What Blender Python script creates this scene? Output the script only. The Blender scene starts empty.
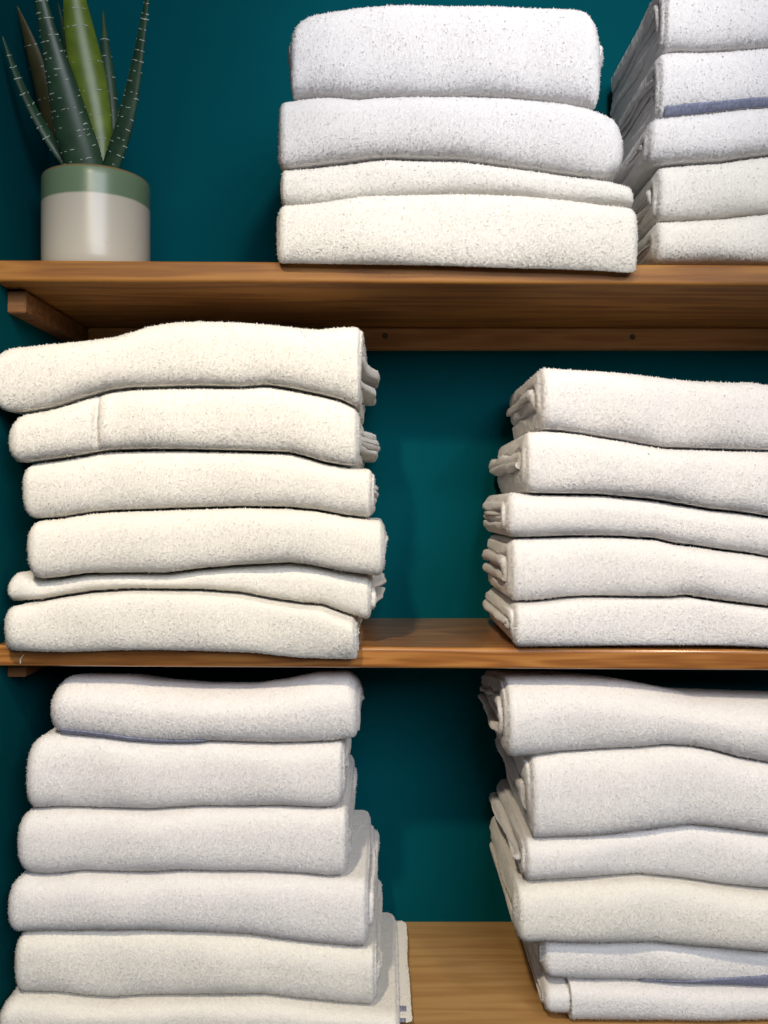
import bpy, bmesh, math
import numpy as np

# ------------------------------------------------------------------ basics
F = 900.0          # focal length in pixels of the 768x1024 frame
CX, CY = 384.0, 508.0   # vanishing point of the level camera
CAM_D = 1.0        # camera to the front plane of the shelves (y = 0)
DEPTH = 0.264      # shelf depth: the back wall stands at y = DEPTH
WALL_X = -0.4315
RIGHT_X = 0.86

scene = bpy.context.scene
COL = scene.collection


def W(px, py, y):
    """pixel + distance -> world point"""
    k = (CAM_D + y) / F
    return np.array([(px - CX) * k, y, (CY - py) * k])


def mesh_from(name, verts, faces_quads, polys=(), smooth=True, mats=(), mat_idx=None, tris=None):
    vnorm = None
    if isinstance(tris, tuple):
        tris, vnorm = tris
    me = bpy.data.meshes.new(name)
    verts = np.asarray(verts, dtype=np.float32)
    q = np.asarray(faces_quads, dtype=np.int32).reshape(-1, 4)
    extra = [np.asarray(p, dtype=np.int32) for p in polys]
    t3 = np.zeros((0, 3), np.int32) if tris is None else np.asarray(tris, np.int32).reshape(-1, 3)
    loops = np.concatenate([q.ravel(), t3.ravel()] + extra)
    tot = np.concatenate([np.full(len(q), 4, np.int32), np.full(len(t3), 3, np.int32), np.array([len(p) for p in extra], np.int32)])
    start = np.concatenate([[0], np.cumsum(tot)[:-1]]).astype(np.int32)
    me.vertices.add(len(verts)); me.vertices.foreach_set('co', verts.ravel())
    me.loops.add(len(loops)); me.loops.foreach_set('vertex_index', loops.astype(np.int32))
    me.polygons.add(len(tot)); me.polygons.foreach_set('loop_start', start)
    if mat_idx is not None:
        me.polygons.foreach_set('material_index', np.asarray(mat_idx, np.int32))
    me.polygons.foreach_set('use_smooth', np.full(len(tot), smooth))
    for m in mats:
        me.materials.append(m)
    me.update(calc_edges=True)
    me.validate()
    if vnorm is not None and len(vnorm) == len(me.vertices):      # combed pile shades with the cloth it stands on
        me.normals_split_custom_set_from_vertices(vnorm.astype(np.float32))
    return me


def link(name, me, parent=None, loc=None):
    o = bpy.data.objects.new(name, me)
    COL.objects.link(o)
    if parent is not None:
        o.parent = parent
    if loc is not None:
        o.location = loc
    return o


def tag(o, label=None, cat=None, group=None, kind=None):
    if label: o['label'] = label
    if cat: o['category'] = cat
    if group: o['group'] = group
    if kind: o['kind'] = kind
    return o


def bm_obj(name, bm, mat, parent=None, smooth=False):
    me = bpy.data.meshes.new(name)
    bmesh.ops.recalc_face_normals(bm, faces=bm.faces[:])
    bm.to_mesh(me); bm.free()
    me.materials.append(mat)
    if smooth:
        for p in me.polygons: p.use_smooth = True
    return link(name, me, parent)


# ------------------------------------------------------------------ materials
def new_mat(name):
    m = bpy.data.materials.new(name); m.use_nodes = True
    nt = m.node_tree
    return m, nt, nt.nodes['Principled BSDF']


def ramp(nt, stops):
    r = nt.nodes.new('ShaderNodeValToRGB')
    el = r.color_ramp.elements
    el[0].position, el[0].color = stops[0][0], (*stops[0][1], 1)
    el[1].position, el[1].color = stops[-1][0], (*stops[-1][1], 1)
    for p, c in stops[1:-1]:
        e = el.new(p); e.color = (*c, 1)
    return r


def terry(name, c0, c1):
    m, nt, b = new_mat(name)
    tc = nt.nodes.new('ShaderNodeTexCoord')
    n = nt.nodes.new('ShaderNodeTexNoise'); n.inputs['Scale'].default_value = 480; n.inputs['Detail'].default_value = 3
    nt.links.new(tc.outputs['Object'], n.inputs['Vector'])
    r = ramp(nt, [(0.3, c0), (0.7, c1)])
    nt.links.new(n.outputs['Fac'], r.inputs['Fac'])
    nt.links.new(r.outputs['Color'], b.inputs['Base Color'])
    b.inputs['Roughness'].default_value = 0.95
    b.inputs['Specular IOR Level'].default_value = 0.1
    b.inputs['Sheen Weight'].default_value = 0.15
    b.inputs['Sheen Roughness'].default_value = 0.6
    # cotton loops let some light through
    tr = nt.nodes.new('ShaderNodeBsdfTranslucent'); nt.links.new(r.outputs['Color'], tr.inputs['Color'])
    mx = nt.nodes.new('ShaderNodeMixShader'); mx.inputs['Fac'].default_value = 0.12
    nt.links.new(b.outputs['BSDF'], mx.inputs[1]); nt.links.new(tr.outputs['BSDF'], mx.inputs[2])
    nt.links.new(mx.outputs['Shader'], nt.nodes['Material Output'].inputs['Surface'])
    return m


M_WHITE = terry('white_terry', (0.80, 0.78, 0.77), (0.88, 0.86, 0.85))
M_CREAM = terry('cream_terry', (0.80, 0.775, 0.72), (0.88, 0.855, 0.80))


def stripe_mat():
    m, nt, b = new_mat('woven_blue_stripe')
    tc = nt.nodes.new('ShaderNodeTexCoord')
    mp = nt.nodes.new('ShaderNodeMapping'); mp.inputs['Scale'].default_value = (900, 60, 300)
    n = nt.nodes.new('ShaderNodeTexNoise'); n.inputs['Scale'].default_value = 1.0; n.inputs['Detail'].default_value = 2
    nt.links.new(tc.outputs['Object'], mp.inputs['Vector']); nt.links.new(mp.outputs['Vector'], n.inputs['Vector'])
    r = ramp(nt, [(0.35, (0.15, 0.165, 0.25)), (0.7, (0.28, 0.30, 0.41))])
    nt.links.new(n.outputs['Fac'], r.inputs['Fac']); nt.links.new(r.outputs['Color'], b.inputs['Base Color'])
    b.inputs['Roughness'].default_value = 0.9
    return m


M_STRIPE = stripe_mat()


def paint():
    m, nt, b = new_mat('teal_wall_paint')
    tc = nt.nodes.new('ShaderNodeTexCoord')
    n = nt.nodes.new('ShaderNodeTexNoise'); n.inputs['Scale'].default_value = 6; n.inputs['Detail'].default_value = 4
    nt.links.new(tc.outputs['Object'], n.inputs['Vector'])
    r = ramp(nt, [(0.3, (0.0004, 0.063, 0.078)), (0.7, (0.0007, 0.072, 0.090))])
    nt.links.new(n.outputs['Fac'], r.inputs['Fac']); nt.links.new(r.outputs['Color'], b.inputs['Base Color'])
    n2 = nt.nodes.new('ShaderNodeTexNoise'); n2.inputs['Scale'].default_value = 350
    nt.links.new(tc.outputs['Object'], n2.inputs['Vector'])
    bp = nt.nodes.new('ShaderNodeBump'); bp.inputs['Strength'].default_value = 0.08; bp.inputs['Distance'].default_value = 0.0006
    nt.links.new(n2.outputs['Fac'], bp.inputs['Height']); nt.links.new(bp.outputs['Normal'], b.inputs['Normal'])
    b.inputs['Roughness'].default_value = 0.8
    b.inputs['Specular IOR Level'].default_value = 0.02
    return m


M_WALL = paint()


def wood(name, dark, mid, light, seed, rough=0.42, flame=0.0):
    """Pine: growth rings cut lengthwise, running along x."""
    m, nt, b = new_mat(name)
    tc = nt.nodes.new('ShaderNodeTexCoord')
    mp = nt.nodes.new('ShaderNodeMapping')
    mp.inputs['Location'].default_value = (seed * 1.37, seed * 0.71, seed * 0.43)
    mp.inputs['Scale'].default_value = (1.6, 16, 22)
    nt.links.new(tc.outputs['Object'], mp.inputs['Vector'])
    n1 = nt.nodes.new('ShaderNodeTexNoise'); n1.inputs['Scale'].default_value = 1.6; n1.inputs['Detail'].default_value = 2.5
    nt.links.new(mp.outputs['Vector'], n1.inputs['Vector'])
    # rings: sine of the stretched noise
    mul = nt.nodes.new('ShaderNodeMath'); mul.operation = 'MULTIPLY'; mul.inputs[1].default_value = 34 + flame
    nt.links.new(n1.outputs['Fac'], mul.inputs[0])
    sn = nt.nodes.new('ShaderNodeMath'); sn.operation = 'SINE'
    nt.links.new(mul.outputs[0], sn.inputs[0])
    half = nt.nodes.new('ShaderNodeMath'); half.operation = 'MULTIPLY_ADD'; half.inputs[1].default_value = 0.5; half.inputs[2].default_value = 0.5
    nt.links.new(sn.outputs[0], half.inputs[0])
    # fine fibre
    mp2 = nt.nodes.new('ShaderNodeMapping'); mp2.inputs['Scale'].default_value = (12, 420, 420)
    nt.links.new(tc.outputs['Object'], mp2.inputs['Vector'])
    n2 = nt.nodes.new('ShaderNodeTexNoise'); n2.inputs['Scale'].default_value = 1.0; n2.inputs['Detail'].default_value = 3
    nt.links.new(mp2.outputs['Vector'], n2.inputs['Vector'])
    mix = nt.nodes.new('ShaderNodeMath'); mix.operation = 'MULTIPLY_ADD'; mix.inputs[1].default_value = 0.45
    nt.links.new(half.outputs[0], mix.inputs[0])
    m2 = nt.nodes.new('ShaderNodeMath'); m2.operation = 'MULTIPLY'; m2.inputs[1].default_value = 0.6
    nt.links.new(n2.outputs['Fac'], m2.inputs[0]); nt.links.new(m2.outputs[0], mix.inputs[2])
    r = ramp(nt, [(0.12, light), (0.5, mid), (0.95, dark)])
    nt.links.new(mix.outputs[0], r.inputs['Fac'])
    nt.links.new(r.outputs['Color'], b.inputs['Base Color'])
    b.inputs['Roughness'].default_value = rough
    b.inputs['Specular IOR Level'].default_value = 0.4
    bp = nt.nodes.new('ShaderNodeBump'); bp.inputs['Strength'].default_value = 0.12; bp.inputs['Distance'].default_value = 0.0005
    nt.links.new(n2.outputs['Fac'], bp.inputs['Height']); nt.links.new(bp.outputs['Normal'], b.inputs['Normal'])
    return m


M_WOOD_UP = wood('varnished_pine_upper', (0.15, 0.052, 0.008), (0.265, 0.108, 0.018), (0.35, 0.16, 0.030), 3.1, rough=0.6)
M_WOOD_MID = wood('varnished_pine_middle', (0.20, 0.065, 0.014), (0.37, 0.15, 0.035), (0.48, 0.22, 0.06), 7.7, rough=0.3, flame=16)
for _m, _w in ((M_WOOD_MID, 0.8),):
    _b = _m.node_tree.nodes['Principled BSDF']
    _b.inputs['Coat Weight'].default_value = _w; _b.inputs['Coat Roughness'].default_value = 0.16
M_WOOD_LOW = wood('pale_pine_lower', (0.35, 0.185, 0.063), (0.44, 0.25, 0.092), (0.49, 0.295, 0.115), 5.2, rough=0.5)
M_BATTEN_SHADED = wood('pine_batten_shaded', (0.14, 0.055, 0.016), (0.20, 0.085, 0.026), (0.26, 0.12, 0.038), 9.4, rough=0.6)  # side battens: same pine, shade put into a darker colour
M_BATTEN_LIT = wood('pine_batten_lit', (0.33, 0.15, 0.05), (0.44, 0.215, 0.075), (0.52, 0.28, 0.11), 4.4, rough=0.6)  # back battens: same pine, light put into a paler colour


def simple(name, col, rough=0.5, metal=0.0, spec=0.5):
    m, nt, b = new_mat(name)
    b.inputs['Base Color'].default_value = (*col, 1); b.inputs['Roughness'].default_value = rough
    b.inputs['Metallic'].default_value = metal; b.inputs['Specular IOR Level'].default_value = spec
    n = nt.nodes.new('ShaderNodeTexNoise'); n.inputs['Scale'].default_value = 90
    bp = nt.nodes.new('ShaderNodeBump'); bp.inputs['Strength'].default_value = 0.05; bp.inputs['Distance'].default_value = 0.0005
    nt.links.new(n.outputs['Fac'], bp.inputs['Height']); nt.links.new(bp.outputs['Normal'], b.inputs['Normal'])
    return m


M_SCREW = simple('dull_screw_steel', (0.12, 0.10, 0.08), 0.45, 0.8)
M_SOIL = simple('dark_potting_soil', (0.018, 0.014, 0.009), 0.9)
M_LINT = simple('white_cotton_thread', (0.8, 0.78, 0.74), 0.9)
M_BUMP = simple('pale_leaf_bump', (0.42, 0.47, 0.40), 0.45)


# ------------------------------------------------------------------ room shell
def slab_obj(name, x0, x1, y0, y1, z0, z1, mat, kind=None):
    bm = bmesh.new()
    bmesh.ops.create_cube(bm, size=1)
    for v in bm.verts:
        v.co = ((x0 + x1) / 2 + v.co.x * (x1 - x0), (y0 + y1) / 2 + v.co.y * (y1 - y0), (z0 + z1) / 2 + v.co.z * (z1 - z0))
    o = bm_obj(name, bm, mat)
    if kind: o['kind'] = kind
    return o


slab_obj('wall_back', WALL_X - 0.06, RIGHT_X, DEPTH, DEPTH + 0.06, -1.20, 0.80, M_WALL, 'structure')
slab_obj('wall_left', WALL_X - 0.06, WALL_X, -0.03, DEPTH, -1.20, 0.80, M_WALL, 'structure')


M_FLOOR = wood('dark_floor_boards', (0.02, 0.014, 0.009), (0.03, 0.02, 0.012), (0.04, 0.026, 0.016), 2.2)
slab_obj('floor', -2.2, 2.2, -3.6, DEPTH, -1.26, -1.20, M_FLOOR, 'structure')


def board(name, fl, fr, bl, br, zback_top, zback_bot, mat, ynose=0.0, round_r=0.004):
    """Shelf board: front edge top / bottom heights given in pixels at the left and right frame edges."""
    nx = 60
    xs = np.linspace(WALL_X + 0.0005, RIGHT_X, nx)
    px = CX + xs * F
    t = np.clip(px / 768.0, -0.2, 1.3)
    zt = (CY - (fl + (fr - fl) * t)) / F
    zb = (CY - (bl + (br - bl) * t)) / F
    prof = []
    # front nose with eased edges, listed from back top round the front to back bottom
    prof.append(('t', DEPTH, 0.0))
    prof.append(('t', DEPTH * 0.5, 0.0))
    for k in range(6):
        a = math.pi / 2 * k / 5
        prof.append(('t', ynose + round_r - round_r * math.sin(a), -(round_r - round_r * math.cos(a))))
    for k in range(6):
        a = math.pi / 2 * (1 - k / 5)
        prof.append(('b', ynose + round_r - round_r * math.sin(a), (round_r - round_r * math.cos(a))))
    prof.append(('b', DEPTH * 0.5, 0.0))
    prof.append(('b', DEPTH, 0.0))
    n = len(prof)
    V = np.zeros((nx, n, 3))
    for j, (side, y, dz) in enumerate(prof):
        f = np.clip((y) / DEPTH, 0, 1)
        zf = zt if side == 't' else zb
        zk = zback_top if side == 't' else zback_bot
        V[:, j, 0] = xs; V[:, j, 1] = y; V[:, j, 2] = zf * (1 - f) + zk * f + dz
    idx = np.arange(nx * n).reshape(nx, n)
    a = idx[:-1, :]; b = idx[1:, :]
    quads = np.stack([a, np.roll(a, -1, 1), np.roll(b, -1, 1), b], -1).reshape(-1, 4)
    me = mesh_from(name, V.reshape(-1, 3), quads, [idx[0][::-1], idx[-1]], smooth=False, mats=[mat])
    bm = bmesh.new(); bm.from_mesh(me)
    bmesh.ops.recalc_face_normals(bm, faces=bm.faces[:]); bm.to_mesh(me); bm.free()
    return link(name, me)


Z_UP_T, Z_UP_B = (CY - 262.0) / F, (CY - 283.5) / F
Z_MID_T, Z_MID_B = (CY - 647.3) / F, (CY - 668.3) / F
Z_LOW_T = (CY - 1031.0) / F
o = board('shelf_board', 259.5, 264.8, 281.6, 285.6, Z_UP_T, Z_UP_B, M_WOOD_UP)
tag(o, 'varnished orange pine shelf board carrying the potted aloe and two towel piles', 'shelf', 'pine shelf boards')
o = board('shelf_board', 645.0, 649.8, 666.4, 670.6, Z_MID_T, Z_MID_B, M_WOOD_MID)
tag(o, 'varnished pine shelf board with flame grain under the six-towel and five-towel piles', 'shelf', 'pine shelf boards')
o = board('shelf_board', 1031, 1031, 1056, 1056, Z_LOW_T, Z_LOW_T - 0.026, M_WOOD_LOW)
tag(o, 'pale matte pine board at the bottom, bare between two towel piles', 'shelf', 'pine shelf boards')


def batten(name, x0, x1, y0, y1, z0, z1, lab):
    bm = bmesh.new()
    bmesh.ops.create_cube(bm, size=1)
    for v in bm.verts:
        v.co = ((x0 + x1) / 2 + v.co.x * (x1 - x0), (y0 + y1) / 2 + v.co.y * (y1 - y0), (z0 + z1) / 2 + v.co.z * (z1 - z0))
    bmesh.ops.bevel(bm, geom=bm.edges[:], offset=0.0012, segments=2, affect='EDGES')
    o = bm_obj(name, bm, M_BATTEN_LIT if name == 'back_batten' else M_BATTEN_SHADED)
    return tag(o, lab, 'batten', 'battens under the shelves')


zu = Z_UP_B - 0.0005
back_b = batten('back_batten', WALL_X + 0.0225, RIGHT_X, DEPTH - 0.021, DEPTH, zu - 0.0285, zu - 0.0004,
                'long pine batten screwed to the teal back wall beneath the upper shelf')
batten('side_batten', WALL_X + 0.0003, WALL_X + 0.0215, 0.030, DEPTH - 0.0005, zu - 0.0255, zu - 0.0004,
       'short pine batten on the side wall under the aloe end of the upper shelf')
zm = Z_MID_B + 0.0012
batten('side_batten', WALL_X + 0.0003, WALL_X + 0.0215, 0.030, DEPTH - 0.0225, zm - 0.0165, zm - 0.0012,
       'short pine batten on the side wall under the middle shelf')
batten('back_batten', WALL_X + 0.0003, RIGHT_X, DEPTH - 0.021, DEPTH - 0.0002, Z_MID_B - 0.0165, Z_MID_B - 0.0006,
       'pine batten on the back wall tucked beneath the middle shelf')

for px, py in ((385.0, 336.0), (632.5, 337.0)):
    p = W(px, py, DEPTH - 0.021)
    bm = bmesh.new()
    prof = [(0.0006, 0.0), (0.0012, -0.0009), (0.0034, -0.0008), (0.0040, -0.0004), (0.0042, 0.001)]
    rings = []
    for r_, dy in prof:
        rings.append([bm.verts.new((p[0] + r_ * math.cos(a), p[1] + dy, p[2] + r_ * math.sin(a)))
                      for a in np.linspace(0, 2 * math.pi, 20, endpoint=False)])
    for r0, r1 in zip(rings, rings[1:]):
        for i in range(20):
            bm.faces.new((r0[i], r0[(i + 1) % 20], r1[(i + 1) % 20], r1[i]))
    bm.faces.new(rings[0])
    bm_obj('screw_head', bm, M_SCREW, back_b, True)


# ------------------------------------------------------------------ towels
def smooth_noise(rng, n, freqs):
    """random smooth function of two coordinates"""
    ks = rng.uniform(-1, 1, (n, 2)) * np.array(freqs)
    ph = rng.uniform(0, 2 * np.pi, n)
    am = rng.uniform(0.5, 1, n); am /= am.sum()

    def f(a, b):
        out = 0
        for (k0, k1), p_, m_ in zip(ks, ph, am):
            out = out + m_ * np.sin(k0 * a + k1 * b + p_)
        return out * 1.6
    return f


TUFT_LEN, TUFT_W = 0.00135, 0.0011


def make_sheet(rng, xs_out, xL, xR, prof, t, o0, amp, tuft_density=0.0, tuft_top=1.4, end_only=9.0, bulge=(0.0012, 0.0012)):
    """One folded layer: a thick cloth bent into a C round the front, rounded rims at both ends.
    prof(o, x, S) -> y, z of the profile inset by o; S is the profile parameter grid.
    xL(y), xR(y): rim positions as function of y (so that layers may stick out towards the back)."""
    S = prof.S
    ns = len(S)
    m = 6
    ang = np.linspace(0, np.pi, m + 2)[1:-1]
    nin = 24
    u = (xs_out - xs_out[0]) / (xs_out[-1] - xs_out[0])
    ui = np.linspace(1, 0, nin)
    U = np.concatenate([u, np.ones(m), ui, np.zeros(m)])
    O = np.concatenate([np.zeros(len(u)), t / 2 * (1 - np.cos(ang)), np.full(nin, t), t / 2 * (1 + np.cos(ang))])
    bL_, bR_ = (min(q, t * 0.55) for q in bulge)
    B = np.concatenate([np.zeros(len(u)), bR_ * np.sin(ang), np.zeros(nin), -bL_ * np.sin(ang)])
    nr = len(U)
    # y at mid for the rim functions
    xm = 0.5 * (xs_out[0] + xs_out[-1])
    ymid, zmid = prof(np.full((1, ns), o0 + t / 2), np.full((1, ns), xm), S[None, :])
    ymid = ymid[0]
    XL = xL(ymid, S); XR = xR(ymid, S)
    X = XL[None, :] + U[:, None] * (XR - XL)[None, :] + B[:, None]
    Og = np.repeat((O + o0)[:, None], ns, 1)
    Y, Z = prof(Og, X, np.repeat(S[None, :], nr, 0))
    P = np.stack([X, Y, Z], -1)
    # normals
    dr = np.roll(P, -1, 0) - np.roll(P, 1, 0)
    ds = np.gradient(P, axis=1)
    N = np.cross(dr, ds)
    N /= (np.linalg.norm(N, axis=-1, keepdims=True) + 1e-12)
    # orient outward: at the front middle of outer line the normal must have negative y
    mid = N[len(u) // 2, prof.front_index]
    if mid[1] > 0: N = -N
    vis = np.ones((nr, 1)); vis[len(u) + m: len(u) + m + nin] = 0.0
    w = rng.random((nr, ns)) ** 2.2
    w2 = smooth_noise(rng, 14, (2100, 1900))(X, Z + Y)
    hid = np.where(S < -1.02, 0.25, np.where(S > 1.35, 0.7, 1.0))[None, :]
    disp = amp * (1.35 * w - 0.45 + 0.16 * w2) * vis * hid
    jit = rng.normal(0, 1, P.shape) * amp * 0.28 * (vis * hid)[..., None]
    jit[..., 2] -= amp * 0.2 * vis * w * hid
    P0 = P
    P = P + N * disp[..., None] + jit
    idx = np.arange(nr * ns).reshape(nr, ns)
    a = idx; b = np.roll(idx, -1, 0)
    quads = np.stack([a[:, :-1], b[:, :-1], b[:, 1:], a[:, 1:]], -1).reshape(-1, 4)
    V = P.reshape(-1, 3)
    VN = (N + rng.normal(0, 0.12, N.shape) * vis[..., None]).reshape(-1, 3)
    # loops of the terry pile: small bent tufts rooted on the outward faces
    du = np.roll(P0, -1, 0) - P0
    dv = np.concatenate([P0[:, 1:] - P0[:, :-1], np.zeros((nr, 1, 3))], 1)
    A = np.linalg.norm(np.cross(du, dv), axis=-1)
    A = A * (vis > 0) * np.where((S > -0.93) & (S < tuft_top), 1.0, 0.0)[None, :]
    dend = np.minimum(P0[..., 0] - XL[None, :], XR[None, :] - P0[..., 0])
    A = A * np.where((dend < end_only) & (np.abs(P0[..., 0]) < 0.46), 1.0, 0.0)
    cnt = int(A.sum() * tuft_density)
    if cnt > 0:
        pick = np.searchsorted(np.cumsum(A.ravel()) / A.sum(), rng.random(cnt))
        pick = np.minimum(pick, A.size - 1)
        i, j = pick // ns, pick % ns
        a_, b_ = rng.random((cnt, 1)), rng.random((cnt, 1))
        i1, j1 = (i + 1) % nr, np.minimum(j + 1, ns - 1)
        c = (P0[i, j] * (1 - a_) + P0[i1, j] * a_) * (1 - b_) + (P0[i, j1] * (1 - a_) + P0[i1, j1] * a_) * b_
        nn = N[i, j]
        dr_ = nn + rng.normal(0, 0.38, (cnt, 3)); dr_[:, 2] -= 0.12
        for ax in range(3):      # matted pile: neighbouring loops lean together
            dr_[:, ax] += 0.55 * smooth_noise(rng, 16, (1300, 1300))(c[:, 0], c[:, 2] + c[:, 1])
        dr_ /= np.linalg.norm(dr_, axis=1, keepdims=True)
        ln = (TUFT_LEN * np.where((np.abs(S[j]) > 1) & (dend[i, j] > 0.004), 0.5, 1.0)[:, None] * (0.6 + 0.6 * rng.random((cnt, 1)) + 1.0 * (rng.random((cnt, 1)) > 0.92)))
        ta = np.cross(nn, rng.normal(0, 1, (cnt, 3))); ta /= np.linalg.norm(ta, axis=1, keepdims=True) + 1e-9
        tb_ = np.cross(nn, ta)
        w_ = TUFT_W * (0.7 + 0.6 * rng.random((cnt, 1)))
        base = c - nn * 0.0003
        tip = base + dr_ * ln
        vs_ = [base + w_ * (ta * math.cos(q) + tb_ * math.sin(q)) for q in (0, 2.094, 4.189)]
        TV = np.stack(vs_ + [tip], 1)
        o_ = (np.arange(cnt) * 4 + len(V))[:, None]
        tt_ = np.concatenate([o_ + np.array(f) for f in ([0, 1, 3], [1, 2, 3], [2, 0, 3])])
        V = np.concatenate([V, TV.reshape(-1, 3)])
        TN = [nn + SOFT * (v_ - base) / w_ for v_ in vs_] + [nn + SOFT * dr_]
        VN = np.concatenate([VN, np.stack(TN, 1).reshape(-1, 3)])
    else:
        tt_ = np.zeros((0, 3), int)
    VN /= np.linalg.norm(VN, axis=1, keepdims=True) + 1e-9
    return V, quads, [idx[:, 0], idx[::-1, -1]], (tt_, VN)


class Profile:
    """C-shaped section of a folded towel, heights taken from the crease curves."""
    def __init__(self, zt, zb, yf, yb, a, expo, rngs, xl, xr, cL, cR, fine_top=False, drop=0.0, sag=None, hmin=0.012,
                 side_fine=True):
        self.zt, self.zb, self.yf, self.yb, self.a, self.n = zt, zb, yf, yb, a, expo
        self.xl, self.xr, self.cL, self.cR = xl, xr, cL, cR
        self.drop = drop
        self.lump = smooth_noise(rngs, 10, (70, 60))
        self.lump2 = smooth_noise(rngs, 8, (26, 30))
        self.sag = sag; self.grooves = ()
        self.warp = smooth_noise(rngs, 8, (75, 1.0))
        # S in [-1-Lb, 1+Lt]; |S|<=1 is the nose
        hm = 0.062
        L = yb - yf - a
        nfront = 60
        sf = np.linspace(-1, 1, nfront)
        def tail(step0, grow, fine):
            d, out, st = 0.0, [], step0
            while d < L - 1e-6:
                st = min(st * grow, 0.005 if not fine else 0.0018)
                d += st; out.append(min(d, L))
            return np.array(out) / L
        tb = tail(0.0014, 1.08, False); tt = tail(0.0013, 1.06, fine_top)
        self.S = np.concatenate([-(1 + tb[::-1]), sf, 1 + tt])
        self.front_index = len(tb) + nfront // 2

    def __call__(self, o, x, S):
        xc = np.clip(x, self.xl, self.xr)
        zt = self.zt(xc); zb = self.zb(xc)
        # rounded corners of the outline at both ends
        def cor(d, r):
            if r <= 0: return 0 * d
            q = np.clip(1 - d / r, 0, 1)
            return r * (1 - np.sqrt(np.maximum(1 - q * q, 0)))
        h0 = zt - zb
        kk = cor(xc - self.xl, self.cL[0]) + cor(self.xr - xc, self.cR[0])
        kb = cor(xc - self.xl, self.cL[1]) + cor(self.xr - xc, self.cR[1])
        lim = h0 * 0.40
        zt = zt - np.minimum(kk, lim); zb = zb + np.minimum(kb, lim)
        plan = cor(xc - self.xl, self.cL[2]) + cor(self.xr - xc, self.cR[2])
        h = np.maximum(zt - zb - 2 * o, 0.0012)
        mid = 0.5 * (zt + zb)
        Sc = np.clip(S, -1, 1)
        th = Sc * np.pi / 2
        e = 2.0 / self.n
        c = np.abs(np.cos(th)) ** e; s = np.sign(th) * np.abs(np.sin(th)) ** e
        a = np.maximum(self.a - 0.75 * o, 0.004)
        yn = self.yf + o + plan + 0.0035 * self.lump(xc, mid + Sc * 0.03) + 0.004 * self.lump2(xc, mid)
        for gx, gw, gd in self.grooves:
            yn = yn + gd * np.exp(-((xc - gx) / gw) ** 2)
        y0 = self.yf + np.where(Sc < 0, min(self.a, 0.018), self.a) + o * 0.25 + plan * 0.5
        y = y0 - (y0 - yn) * c
        tl = np.maximum(np.abs(S) - 1, 0)
        y = np.where(np.abs(S) > 1, y0 + tl * (self.yb - o * 0.2 - y0), y)
        z = mid + s * h / 2
        inner = (o > 0.0025) * 1.0
        endw = np.clip(1 - np.minimum(xc - self.xl, self.xr - xc) / 0.05, 0, 1)
        zw = inner * endw * h * 0.10
        z = mid + (z - mid) * (1 - 0.2 * inner * endw) + zw * self.warp(y, o * 260) * np.clip((y - self.yf) / 0.03, 0, 1)
        if self.drop:
            f = np.clip((y - y0) / (self.yb - y0), 0, 1)
            z = np.where(S > 0, z - np.minimum(self.drop * f ** 1.3, h * 0.75) , z)
        if self.sag is not None:      # bottom towel: lip drooping over the shelf edge
            zs = self.sag(xc) + o
            f = np.clip((0.002 - y) / 0.012, 0, 1)
            low = np.clip(-Sc, 0, 1)
            base = z
            z = np.where(S < 0, base + (zs - (zb + o)) * f * low ** 1.5, base)
        return y, z


def curve(pts, y):
    """pixel polyline at distance y -> smooth z(x) in world space"""
    P = np.array(pts, float)
    k = (CAM_D + y) / F
    xs, zs = (P[:, 0] - CX) * k, (CY - P[:, 1]) * k
    # light smoothing by dense resample + moving average
    X = np.arange(xs[0] - 0.03, xs[-1] + 0.03, 0.001)
    Z = np.interp(X, xs, zs)
    kern = np.hanning(15); kern /= kern.sum()
    Zp = np.pad(Z, 7, mode='edge')
    Z = np.convolve(Zp, kern, mode='valid')
    return lambda x: np.interp(x, X, Z)


def xgrid(x0, x1, fine, spans, coarse=0.009):
    """nonuniform spacing: 'fine' inside the spans, coarse elsewhere"""
    out = [x0]; x = x0
    while x < x1 - 1e-6:
        st = coarse
        for a, b in spans:
            if a - coarse <= x <= b: st = fine
        x = min(x + st, x1); out.append(x)
    if out[-1] - out[-2] < fine * 0.3: out.pop(-2)
    return np.array(out)


# ends that face the middle of the shelves show rounded fold edges
BULGE = {'towels in the pile next to the aloe': (0.0012, 0.0012), 'towels in the cropped pile on the upper shelf': (0.0038, 0.0012),
         'towels in the six-towel pile on the middle shelf': (0.0012, 0.0028), 'towels in the five-towel pile on the middle shelf': (0.0042, 0.0012),
         'towels in the widening pile on the bottom shelf': (0.0012, 0.0028), 'towels in the leaning pile on the bottom shelf': (0.0040, 0.0012)}
SOFT = 0.45
AMP = 0.00045
DENS = 560000.0      # tufts per square metre of visible pile


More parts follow.
